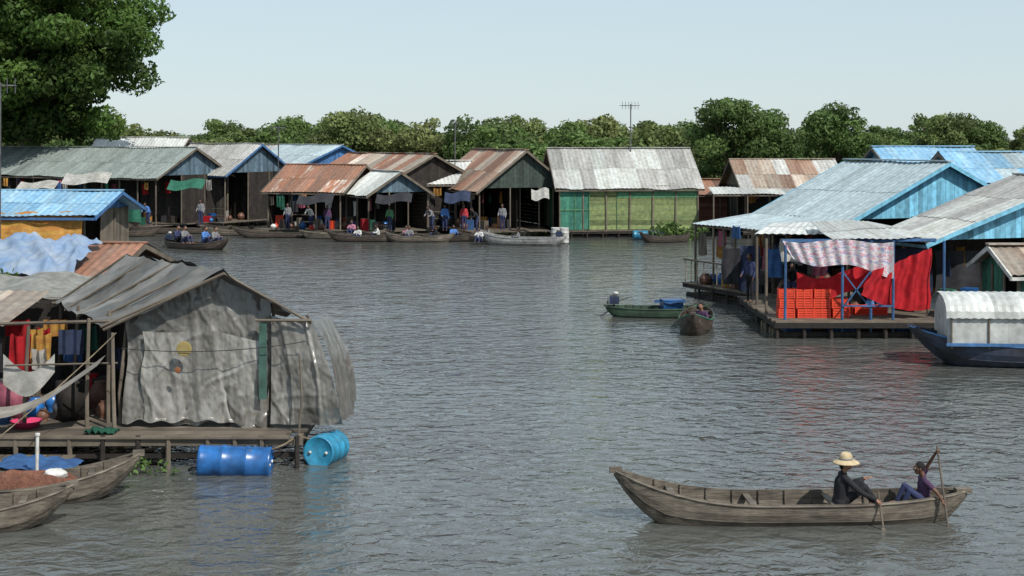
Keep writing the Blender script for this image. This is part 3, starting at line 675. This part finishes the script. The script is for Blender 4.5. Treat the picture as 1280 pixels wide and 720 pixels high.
b.tube([(7.2,50.5,2.6),(9.8,50.3,2.55)],.01,C_DARK,5); b.build('hanging_laundry',None,True)
E1,P1=gable_house('green_shed',(15.2,43.2),2,4,3,2.35,2.95,T_TAN,wall=W_TEAL,gable=W_TEAL,trim=P_WHITE,near=W_TEAL,cl=0,deck=.5,wvert=True)
b=MB((15.2,43.2,0))
for a_ in (0,.8,1.6,2.4): b.beam(P1(a_,-.05,.5),P1(a_,-.05,2.3),.06,.04,P_WHITE,1)
for z_ in (1.0,1.6,2.2): b.beam(P1(0,-.06,z_),P1(3.9,-.06,z_),.03,.05,P_WHITE,1)
b.build('white_battens',E1)

hb=canoe('covered_boat',(14.9,40.0,0),math.radians(-4),7.6,2.0,.62,.45,.2,mk('hull_blue_black',(.035,.05,.085),(.03,.03,.035),rough=.5),thw=0,rim=W_BLUED)
b=MB(); 
b.surf(lambda u,v:(-2.9+6.2*u,-.93,.60+.78*v),40,1,T_WHITE,lambda i,j:.7+.08*math.sin(i//5*2.1)); b.surf(lambda u,v:(-2.9+6.2*u,.93,.60+.78*v),40,1,T_WHITE,.8)
def cvr(u,v):
    a=math.pi*v; return (-3.0+6.4*u, -1.02*math.cos(a), 1.38+.62*math.sin(a)**.8+.012*(1 if int(u*60)%2 else -1))
b.surf(cvr,60,14,T_WHITE,lambda i,j:.82+.15*math.sin(i//6*2.3)); 
b.surf(lambda u,v:(-2.9,-.93+1.86*u,.6+v*(.78+.6*math.sin(math.pi*u)**.8)),12,2,T_WHITE,.75)
for x in range(7): b.tube([(-2.85+x,-.96,.55),(-2.85+x,-.96,1.4)],.025,W_GREY,6)
b.beam((-3,-1.0,.66),(3.4,-1.0,.66),.05,.08,W_BLUED,1); b.build('cabin_cover',hb)
c1=canoe('motor_boat',(5.1,50.6,0),math.radians(174),3.6,1.0,.34,.15,.05,mk('boat_green',(.05,.09,.055),(.03,.05,.035)),thw=3); 
outboard(c1,1.5,.35)
b=MB(); b.box((-.5,0,.45),(.7,.7,.35),P_BLUE,.2,.5); b.surf(lambda u,v:(-1+1.1*u,-.45+.9*v,.55+.12*nz(u*3,v*3,0)),10,8,C_BLUE,.4); b.build('tarp_bundle',c1)
canoe('wooden_canoe',(6.1,47.6,0),math.radians(-100),4.6,1.05,.42,.1,.35,W_HULLD,thw=4,rim=C_GREEN)
person('person_seated',(6.15,46.6,.1),math.radians(-120),'sit',1.0,SKIN,'plum','navy',vox=.02)
person('person_standing',(8.3,50.2,.56),math.radians(-140),'stand',1.0,SKIND,'navy','black',vox=.022)
person('person_standing',(9.6,49.4,.56),math.radians(-100),'work',.95,SKIND,'black','navy',vox=.022)

# ------------------------------------------------------------------ boats + people in the far row
def motor(x,y,yaw,L=5,people=(),mat=W_HULLD):
    c=canoe('motor_boat',(x,y,0),yaw,L,1.2,.36,.35,.1,mat,thw=3); outboard(c,L/2-.35,.4)
    for (t,sh_,pn) in people:
        px=x+math.cos(yaw)*t; py=y+math.sin(yaw)*t
        person('person_seated',(px,py,.3),yaw+math.pi,'sit',1.15,SKIN,sh_,pn,vox=.025)
    return c
motor(-17.9,81.5,math.radians(152),4.6,((-1.3,'grey','navy'),(-.6,'blue','navy'),(.9,'grey','navy'),(1.4,'navy','black')))
for (x,y,yaw,L,mt) in [(-14.5,90.6,5,6,W_HULLD),(-10.5,89.4,170,5.5,W_HULL),(-7.0,88.2,-8,5,W_HULLD),(-4.0,87.6,172,4.6,W_HULLD),(-22,94.5,4,7,W_HULLD),(-27,93,176,5,W_HULLD),(-17.5,92.5,-4,5,W_HULL),(9.2,86.6,15,3.2,W_HULLD),(-5.6,86.9,4,4.2,W_HULL),(-8.9,87.2,-3,4.6,W_HULLD),(-19.2,96,-30,5,W_HULLD),(-1.6,87.0,-30,4.4,W_HULLD),(-25,91.5,8,5,W_HULLD)]:
    canoe('wooden_canoe',(x,y,0),math.radians(yaw),L,1.0,.36,.3,.15,mt,thw=3)
cm=canoe('motor_boat',(.6,84.5,0),math.radians(-14),5.2,1.3,.45,.4,.1,mk('boat_pale',(.30,.30,.29),(.17,.17,.17)),thw=3); outboard(cm,2.2,.45); 
for (x,y,z,yw,po,sh_) in [(-8.2,88.1,.12,200,'sit','white'),(-6.4,88.0,.12,240,'sit','pink'),(-4.6,87.8,.12,190,'sit','black'),(-3.6,87.6,.12,300,'sit','blue'),(-3.0,90,.46,260,'stand','red'),(-1.9,84.9,.15,250,'sit','white'),(-7.6,89.5,.46,250,'stand','green'),(-11.6,90.4,.46,280,'stand','plum'),(-14.2,91.2,.46,250,'stand','grey'),
    (-6.2,86.9,.12,270,'sit','grey'),(-9.3,87.2,.12,250,'sit','white'),(-5.0,89.6,.46,230,'work','grey'),(-4.2,89.9,.46,280,'stand','blue'),(-2.2,89.0,.46,210,'work','black'),(-.6,89.6,.46,250,'stand','grey'),(.4,84.3,.15,180,'sit','grey'),(-12.8,91.6,.46,250,'work','white'),(-20.5,94.8,.46,250,'stand','grey'),(-24,94.9,.46,250,'work','blue'),(-28,96.6,.46,250,'stand','plum'),(-9.9,89.3,.3,250,'sit','pink'),(-1.4,86.8,.12,200,'sit','grey')]:
    person('person_seated' if po=='sit' else 'person_standing',(x,y,z),math.radians(yw),po,R.uniform(.93,1.04),SKIND,sh_,'navy',vox=.03)
for i,(x,y,m_) in enumerate([(7.9,88.6,P_CYAN),(8.9,88.4,C_NAVY),(2.6,85.6,P_WHITE),(3.1,85.5,P_WHITE)]): barrel('float_barrel',(x,y,.3 if i<2 else .5),(1,.1,0) if i<2 else (0,0,1),m_,1.0,1.0,.8)
b=MB((-15,95,0))
for (x0,x1,y,z0,z1,m_) in [(-22.7,-20.4,95.8,2.9,3.5,C_GREEN),(-29.5,-26.5,95.3,3.3,3.95,C_WHITE),(-32.5,-30,95.3,2.9,3.4,C_WHITE),(-26.3,-24.3,94.2,.7,1.9,C_GREEN),(-8.4,-6.2,89.6,2.3,2.8,C_DARK),(1.2,2.3,89.8,2.5,3.1,C_WHITE),(-13.4,-11.2,90.6,2.2,2.7,C_DARK),(-4.2,-2.6,90.3,2.3,2.9,C_NAVY)]:
    b.surf(lambda u,v:(x0+(x1-x0)*u,y-1.2*v*(z0>2)+.1*math.sin(u*14),z1-(z1-z0)*v-.1*math.sin(u*6.28)),20,6,m_,.8)
b.build('hanging_tarps',None,True)

lb=[((R.uniform(-1.6,1.6),R.uniform(-.6,.6),R.uniform(.1,.8)),(.5,.5,.4),R.uniform(.7,1.3)) for _ in range(16)]
me=leaf_mesh('water_hyacinth',lb,260,.14,LEAF_DK); o=bpy.data.objects.new('water_hyacinth',me); COL.objects.link(o); o.location=(10.3,88.8,0)
lb=[((R.uniform(-.25,.25),R.uniform(-1,1),R.uniform(.0,2.0)),(.22,.3,.3),R.uniform(.7,1.3)) for _ in range(14)]
me=leaf_mesh('climbing_plant',lb,900,.09,LEAF_DK); o=bpy.data.objects.new('climbing_plant',me); COL.objects.link(o); o.location=(-13.1,37.5,.6)

def antenna(x,y,z0,z1,w=1.2,nel=6,yaw=.3):
    b=MB((x,y,z0)); b.tube([(x,y,z0),(x+.03,y,z1)],.045,METAL,6)
    c,s_=math.cos(yaw),math.sin(yaw); b.tube([(x-w*c,y-w*s_,z1-.1),(x+w*c,y+w*s_,z1-.1)],.025,METAL,5)
    for i in range(nel):
        t=-w+2*w*i/(nel-1); l=.5-.04*i; px,py=x+t*c,y+t*s_; b.tube([(px+s_*l,py-c*l,z1-.1),(px-s_*l,py+c*l,z1-.1)],.018,METAL,5); b.tube([(px,py,z1-.35),(px,py,z1+.15)],.015,METAL,5)
    b.build('tv_antenna')
antenna(7.75,94.3,0,8.5,.55); antenna(-3.9,98,0,7.4,.25,4); antenna(-16.9,104,0,7.1,.5,6,.1); antenna(-16.75,47,0,8.1,.5,5,.2)

# ------------------------------------------------------------------ foreground canoe + crew
fg=canoe('wooden_canoe',(4.6,23.75,0),math.radians(1.5),5.85,.98,.37,.50,.12,W_HULL,thw=4,tb=.16,ts=.10)
person('woman_in_straw_hat',(5.38,23.62,.22),math.radians(0),'woman',1.0,SKIN,'black','black','long',.008,hat=True,grip=('R',))
ch=person('child_paddler',(6.78,23.72,.22),math.radians(180),'child',.88,SKIND,'plum','navy','short',.007,grip=('L','R'),slim=.98)
def to_w(l,loc,sc,yaw):
    v=Vector(l)*sc; c,s_=math.cos(yaw),math.sin(yaw); return Vector((loc[0]+v.x*c-v.y*s_,loc[1]+v.x*s_+v.y*c,loc[2]+v.z))
def hand(pose,w_,e_): 
    J=POSE[pose]; w=Vector(J[w_]); e=Vector(J[e_]); return w+(w-e).normalized()*.09
CL=(6.78,23.72,.22)
h1=to_w(hand('child','wR','eR'),CL,.88,math.pi); h2=to_w(hand('child','wL','eL'),CL,.88,math.pi)
dd=(h1-h2).normalized()
def paddle(name,a,bv,bl=.5):
    a=Vector(a); bv=Vector(bv); d=(bv-a).normalized(); b=MB(tuple(a)); b.tube([a,bv],.018,W_GREY,8,shade=.8)
    s_=Vector((1,0,0)); s_=(s_-d*s_.dot(d)).normalized(); n_=d.cross(s_)*.012
    prof=[(0,.015),(.08,.05),(.3,.07),(bl-.05,.06),(bl,.03)]
    vs=[];fs=[]
    for (t,w_) in prof:
        q=bv+d*t; vs+=[tuple(q-s_*w_-n_),tuple(q+s_*w_-n_),tuple(q+s_*w_+n_),tuple(q-s_*w_+n_)]
    for i in range(len(prof)-1):
        for k in range(4): fs.append((i*4+k,i*4+(k+1)%4,(i+1)*4+(k+1)%4,(i+1)*4+k))
    fs+= [(0,1,2,3),tuple((len(prof)-1)*4+k for k in range(4))]
    b.add(vs,fs,W_GREY,.9); b.build(name)
paddle('paddle',h1+dd*.07,h2-dd*.34,.5)
WL=(5.38,23.62,.22); hw=to_w(hand('woman','wR','eR'),WL,1.0,0)
paddle('paddle',hw+Vector((-.02,.08,.16)),hw+Vector((.0,-.16,-.36)),.42)

# ------------------------------------------------------------------ foreground shack, left
o=(-7,29,0); E=empty('tarp_shack',o)
def rdg(a,b_,c,w=5.0): return max(0.0,1-abs(nz(a,b_,c))*w)
def wr(x,z,k=1.0):
    return k*(.12*nz(x*.8,z*.7,1.7)+.06*nz(x*3.4+z*.3,z*.35,5)+.036*rdg(x*1.7+z*.25,z*.30,7)+.026*rdg(x*1.1-z*1.0+.8*nz(z,x,3),z*.8,11,7)+.020*rdg(x*.9+z*.9,x*.5,21,8)+.018*nz(x*9,z*2.2,9)+.011*nz(x*16,z*9,19))
def toprake(x):
    ax=-5.63
    return 3.66-(ax-x)*(3.66-2.72)/(ax+7.65) if x<ax else 3.66-(x-ax)*(3.66-2.78)/(-4.1-ax)
b=MB(o)
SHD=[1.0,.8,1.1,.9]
def f1(u,v):
    x=-7.62+2.85*u+.05*math.sin(v*5); zt=toprake(x)-.03; zb=.68+.05*math.sin(u*11); z=zt+(zb-zt)*v
    return (x+.03*wr(z,x*2,1),28.38-wr(x,z,1)-.05*abs(math.sin(u*9.4))*v, z-.03*math.sin(u*40)*(v>.98))
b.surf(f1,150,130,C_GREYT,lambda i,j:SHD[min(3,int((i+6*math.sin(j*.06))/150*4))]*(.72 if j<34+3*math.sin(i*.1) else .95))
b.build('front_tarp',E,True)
b=MB(o)
def f1b(u,v):
    x=-7.25+2.3*u+.04*math.sin(v*9); z=2.5-1.75*v-.1*u+.05*math.sin(u*5); return (x,28.24-wr(x+20,z,.9)-.04*math.sin(u*15)*v,z-.05*math.sin(u*7)-.03*math.sin(u*31)*(v>.97))
b.surf(f1b,130,110,C_PLAST,lambda i,j:[1.0,.85,1.05][min(2,i*3//130)])
b.build('clear_plastic_sheet',E,True)
b=MB(o)
def f2(u,v):
    x=-4.72+(.8+.62*v**.8)*u; zt=2.80-.12*u; z=zt+(.70-zt)*v; bul=.28*math.sin(math.pi*min(1,v*.9))*u
    return (x+bul*.25*math.sin(v*3.1),28.2-bul-wr(x+9,z,1.1),z)
b.surf(f2,70,110,C_GREYT,lambda i,j:.95+.12*math.sin(i//12*2.1))
def f3(u,v):
    z=2.70+(.70-2.70)*v; return (-3.92+.60*v**.8+.06*math.sin(math.pi*v)*2+wr(u*3,z,.8),28.2-.2*math.sin(math.pi*min(1,v*.9))+u*2.6,z-.2*u*(1-v))
b.surf(f3,30,50,C_GREYT,.8)
b.build('side_tarp',E,True)
b=MB(o)
RF,RB=Vector((-5.6,27.95,3.72)),Vector((-8.3,30.9,3.82)); LF,LB=Vector((-7.95,28.0,2.62)),Vector((-10.0,31.4,2.72)); EF,EB=Vector((-3.95,28.1,2.70)),Vector((-6.2,31.6,2.8))
def roofs(A,B,C,D,k,sg):
    def f(u,v):
        q=A.lerp(B,u).lerp(D.lerp(C,u),v); w_=.12*nz(u*4,v*1.2,k)+.05*nz(u*9+v*2,v*3,k+2)+.04*rdg(u*5-v*2,v*1.5,k+5)
        return (q.x,q.y-.03*math.sin(v*20+u*3)*(u<.02),q.z+w_-.10*math.sin(math.pi*v)-.012*int(u*4))
    return f
b.surf(roofs(RF,RB,LB,LF,1,1),90,50,C_ROOFT,lambda i,j:[1.0,.75,1.25,.9,1.4][i*5//90])
b.surf(roofs(RF,RB,EB,EF,4,1),60,40,C_ROOFT,lambda i,j:.8)
b.build('roof_tarp',E,True)
b=MB(o)
for (x,y,z0,z1) in [(-7.7,28.5,-.3,2.75),(-4.8,28.5,-.3,3.1),(-4.1,28.7,-.3,2.75),(-5.63,28.6,.6,3.5),(-9.6,28.3,-.3,2.6),(-8.35,28.3,-.3,2.75),(-8.05,28.7,-.3,2.85),(-10.8,28.2,-.3,2.7),(-9.9,31.3,-.3,2.75),(-6.3,31.3,-.3,2.9),(-9.1,30,-.3,2.8),(-11.5,31,-.3,2.7),(-11.4,28.4,-.3,2.6),(-7.72,28.0,.2,2.5),(-10.2,28.35,.2,2.5)]:
    b.tube([(x,y,z0),(x+R.uniform(-.07,.07),y,(z0+z1)/2),(x+R.uniform(-.1,.1),y+R.uniform(-.05,.05),z1)],[.045,.042,.035],W_GREY,7)
b.tube([(-4.12,27.75,.5),(-4.05,27.75,1.3),(-4.1,27.8,2.1)],[.022,.02,.018],W_GREY,7)
b.tube([(-8.0,28.0,2.62),(-5.6,27.98,3.66),(-3.9,28.05,2.68)],.03,W_GREY,6)
b.tube([(-11.6,28.3,2.6),(-7.6,28.3,2.7)],.035,W_GREY,6); b.tube([(-5.0,28.05,2.74),(-3.9,28.0,2.74)],.03,W_GREY,6); b.tube([(-10,31.3,2.7),(-6.2,31.3,2.8)],.035,W_GREY,6)
b.tube([(-7.7,28.1,1.9),(-9.9,28.1,1.85)],.02,W_GREY,6)
for k in range(5): b.tube([tuple(LF.lerp(LB,k/4)-Vector((0,0,.06))),tuple(RF.lerp(RB,k/4)-Vector((0,0,.06)))],.03,W_GREY,6)
b.rope((-7.6,28.0,2.2),(-4.0,27.9,2.35),.12,.008); b.rope((-7.7,28.0,2.5),(-9.2,25.5,.9),.05,.010,BAMBOO)
b.rope((-4.1,27.5,.6),(-4.9,26.9,.45),.1,.014,BAMBOO); b.rope((-4.1,27.6,.6),(-3.7,27.85,.5),.05,.014,BAMBOO)
b.build('frame_poles_and_ropes',E)
b=MB(o)
b.planks((-11.6,31.5,0),(-6.2,31.5,0),.6,2.7,W_DARK,w=.22,vert=True,skip=.05)
b.planks((-7.0,28.9,0),(-7.0,31.4,0),.6,2.7,W_DARK,w=.3,vert=True)
b.build('back_wall',E)
b=MB(o)
for i in range(21):
    y=27.45+i*.21; x0=-12.2; x1=-3.95 if i>2 else -4.3; b.box(((x0+x1)/2+R.uniform(-.06,.06),y,.585+R.uniform(0,.008)),(x1-x0,.19,.04),W_GREY,0,R.uniform(.65,1.2))
b.beam((-12.2,27.4,.48),(-4.0,27.5,.5),.1,.13,W_GREY,.9); b.beam((-12.2,27.5,.2),(-4.1,27.6,.22),.08,.09,W_DARK); b.beam((-4.1,27.4,.5),(-4.1,31.8,.5),.1,.12,W_GREY)
for i in range(14): 
    x=-12+i*.61+R.uniform(-.1,.1); b.tube([(x,27.42,-.4),(x+R.uniform(-.06,.06),27.42,.62)],.05,R.choice([W_GREY,W_DARK]),7)
    b.beam((x,27.4,.42),(x,31.5,.42),.08,.08,W_DARK)
b.build('deck',E)
def Pw(a,b_,z): return (-11.5+a,28.6+b_,z)
b=MB(o); clutter(b,Pw,.1,3.4,.3,2.4,.61,40,True,2.4)
b.surf(lambda u,v:(-9.95+1.0*u,28.15+.03*math.sin(u*7),2.02-.35*math.sin(math.pi*u)-.6*v*(1-.4*u)+.05),16,8,C_WHITE,.8)
b.surf(lambda u,v:(-11.6+3.7*u,28.0-.6*v,1.95-1.0*math.sin(math.pi*min(1,u*1.0))**1.0*(1-.25*u)+.25*(u-.5)-.12*v),40,6,mk('net_grey',(.30,.28,.25),(.2,.18,.15)))
b.surf(lambda u,v:(-10.7+.5*u,30.4+.05*math.sin(u*14),2.45-.35*v),12,6,C_RED,.7); b.surf(lambda u,v:(-9.9+.5*u,30.4+.05*math.sin(u*14),2.45-.35*v),12,6,C_YEL,.7); b.surf(lambda u,v:(-9.2+.5*u,29.2+.05*math.sin(u*14),2.4-.5*v),12,6,C_NAVY,.9)
b.surf(lambda u,v:(-4.93+.15*u,28.05,2.7-1.5*v),4,10,mk('strip_green',(.06,.13,.11),(.04,.09,.07)))
b.surf(lambda u,v:(-8.2+.6*u,28.0-.5*v,.64+.15*abs(nz(u*5,v*4,1))),10,8,C_GREEN,.6)
b.build('household_goods',E,True)
b=MB((-6.4,28.0,2.2)); b.lathe((-6.38,28.0,2.19),[(0,0),(.15,0),(.13,.006),(0,.008)],mk('patch_yellow',(.33,.25,.09),(.26,.21,.09)),24,(0,-1,0)); b.lathe((-6.5,27.98,1.78),[(0,0),(.06,0),(.05,.006),(0,.008)],mk('patch_orange',(.34,.13,.05)),16,(0,-1,0)); b.build('round_tarp_patch')
barrel('blue_barrel',(-5.2,27.05,.20),(1,.04,-.04),P_BLUE,1.5,1.08)
barrel('blue_barrel',(-3.62,28.1,.22),(-.25,-1,.05),P_CYAN,1.0,1.1)
b=MB((-9.55,28.6,.61)); b.lathe((-9.55,28.3,.615),[(0,0),(.22,0),(.3,.12),(.32,.13),(.29,.12),(.21,.02),(0,.015)],P_PINK,24); b.build('pink_basin',None,True)
b=MB((-9.9,28.5,.61)); b.lathe((-10.1,28.6,.61),[(0,0),(.12,0),(.17,.3),(.18,.31),(.16,.3),(0,.05)],P_BLUE,18); b.build('blue_bucket',None,True)
o2=(-11,35,0); E2=empty('tarp_awning',o2); b=MB(o2)
b.surf(lambda u,v:(-13.2+4.0*u,36.5-2.6*v,2.85-.32*v+.07*nz(u*7,v*3,0)-.06*math.sin(u*12)),50,16,mk('tarp_pale_grey',(.26,.26,.24),(.17,.17,.155)),1.0); b.build('cover',E2,True)
b=MB(o2)
for x in (-13,-11.2,-9.3):
    b.tube([(x,34,-.3),(x,34,2.52)],.045,W_GREY,7); b.tube([(x,36.4,-.3),(x,36.4,2.8)],.045,W_GREY,7)
b.tube([(-13.2,34,2.5),(-9.2,34,2.5)],.03,W_GREY,6); b.box((-11.2,35.6,.5),(4.4,4.5,.1),W_DARK); b.planks((-13,37.5,0),(-9.4,37.5,0),.5,2.5,W_DARK,vert=True); b.build('frame',E2)
o2=(-11.5,29.5,0); E3=empty('tin_lean_to',o2); b=MB(o2); b.tin((-12.6,31.2,2.95),(-10.0,31.2,2.95),(-10.1,28.6,2.6),(-12.6,28.6,2.55),T_TAN); b.build('roof',E3)

cb=canoe('wooden_canoe',(-9.1,24.85,0),math.radians(193),5.2,1.15,.34,.42,.1,W_HULL,thw=3)
b=MB(); b.surf(lambda u,v:(-1.7+2.6*u,-.38+.76*v,.18+.30*math.sin(math.pi*v)**.6*math.sin(math.pi*u)**.5+.14*nz(u*7,v*5,1)),50,26,NETM); b.build('fishing_net',cb,True)
b=MB()
def bag(u,v):
    r=.16*math.sin(math.pi*v)**.7*(1+.35*nz(math.cos(6.283*u)*2,math.sin(6.283*u)*2,v*4)); return (-1.15+r*1.3*math.cos(6.283*u),.0+r*math.sin(6.283*u),.42+.10*math.cos(math.pi*v)+.03*nz(u*8,v*8,3))
b.surf(bag,24,12,P_WHITE,.9); b.build('plastic_bag',cb,True)
cb2=canoe('wooden_canoe',(-9.6,23.0,0),math.radians(193),5.0,1.1,.36,.3,.1,W_HULL,thw=3)
b=MB(); b.surf(lambda u,v:(-1.3+2.0*u,-.34+.68*v,.2+.15*math.sin(math.pi*v)*math.sin(math.pi*u)+.07*nz(u*7,v*5,4)),30,14,mk('net_red',(.35,.06,.04),(.2,.08,.05),nscale=5)); b.build('red_net',cb2,True)
b=MB((-8.26,25.6,0)); b.tube([(-8.46,25.6,-.3),(-8.44,25.6,1.0)],.03,P_WHITE,10); b.lathe((-8.44,25.6,1.0),[(.045,0),(.045,.04),(0,.05)],P_WHITE,10); b.build('white_mooring_post')
o2=(-9.5,26.5,0); E4=empty('low_raft',o2); b=MB(o2)
for i in range(5): b.tube([(-12,26.1+i*.26,.12),(-8.2,26.1+i*.26,.12)],.12,R.choice([BAMBOO,W_GREY]),8)
for i in range(14): b.box((-11.9+i*.27,26.6,.27),(.24,1.4,.03),W_GREY,0,R.uniform(.6,1.1))
b.build('raft_planks',E4); b=MB(o2); b.surf(lambda u,v:(-9.4+1.5*u,26.0+1.0*v-.4*u,.33+.12*abs(nz(u*4,v*4,1))),16,12,C_BLUE,.8); b.build('blue_sheet',E4,True)
lb=[((R.uniform(-.5,.5),R.uniform(-.2,.2),R.uniform(.0,.25)),(.12,.12,.12),R.uniform(.8,1.4)) for _ in range(8)]
me=leaf_mesh('water_plant',lb,1200,.05,LEAF_DK); o=bpy.data.objects.new('water_plant',me); COL.objects.link(o); o.location=(-6.7,26.9,0)

# ------------------------------------------------------------------ light, sky, camera
sd=Vector((.50,-.62,.88)).normalized()
el=math.asin(sd.z); az=math.atan2(sd.x,sd.y)
wd=bpy.data.worlds.new("World"); scene.world=wd; wd.use_nodes=True
wn_=wd.node_tree.nodes; wl=wd.node_tree.links
sk=wn_.new('ShaderNodeTexSky'); sk.sky_type='NISHITA'; sk.sun_disc=False; sk.sun_elevation=el; sk.sun_rotation=az
sk.air_density=1.0; sk.dust_density=.3; sk.ozone_density=2.0
# even haze veil over the blue sky
ad=wn_.new('ShaderNodeMix'); ad.data_type='RGBA'; ad.inputs[0].default_value=.80; ad.inputs[7].default_value=(3.72,4.50,4.95,1)
wl.new(sk.outputs[0],ad.inputs[6])
bg=wn_['Background']; bg.inputs['Strength'].default_value=.15; wl.new(ad.outputs[2],bg.inputs['Color'])
ld=bpy.data.lights.new('sun','SUN'); ld.energy=5.0; ld.angle=math.radians(.5); ld.color=(1,.95,.88)
lo=bpy.data.objects.new('sun',ld); COL.objects.link(lo); lo.rotation_euler=sd.to_track_quat('Z','Y').to_euler()
cd=bpy.data.cameras.new('camera'); cd.sensor_width=36; cd.lens=50.6; cd.shift_y=-188/1280; cd.clip_end=8000
co=bpy.data.objects.new('camera',cd); COL.objects.link(co); co.location=(0,0,6.3); co.rotation_euler=(math.radians(90),0,0); scene.camera=co
scene.view_settings.view_transform='Standard'; scene.view_settings.look='None'; scene.view_settings.exposure=0
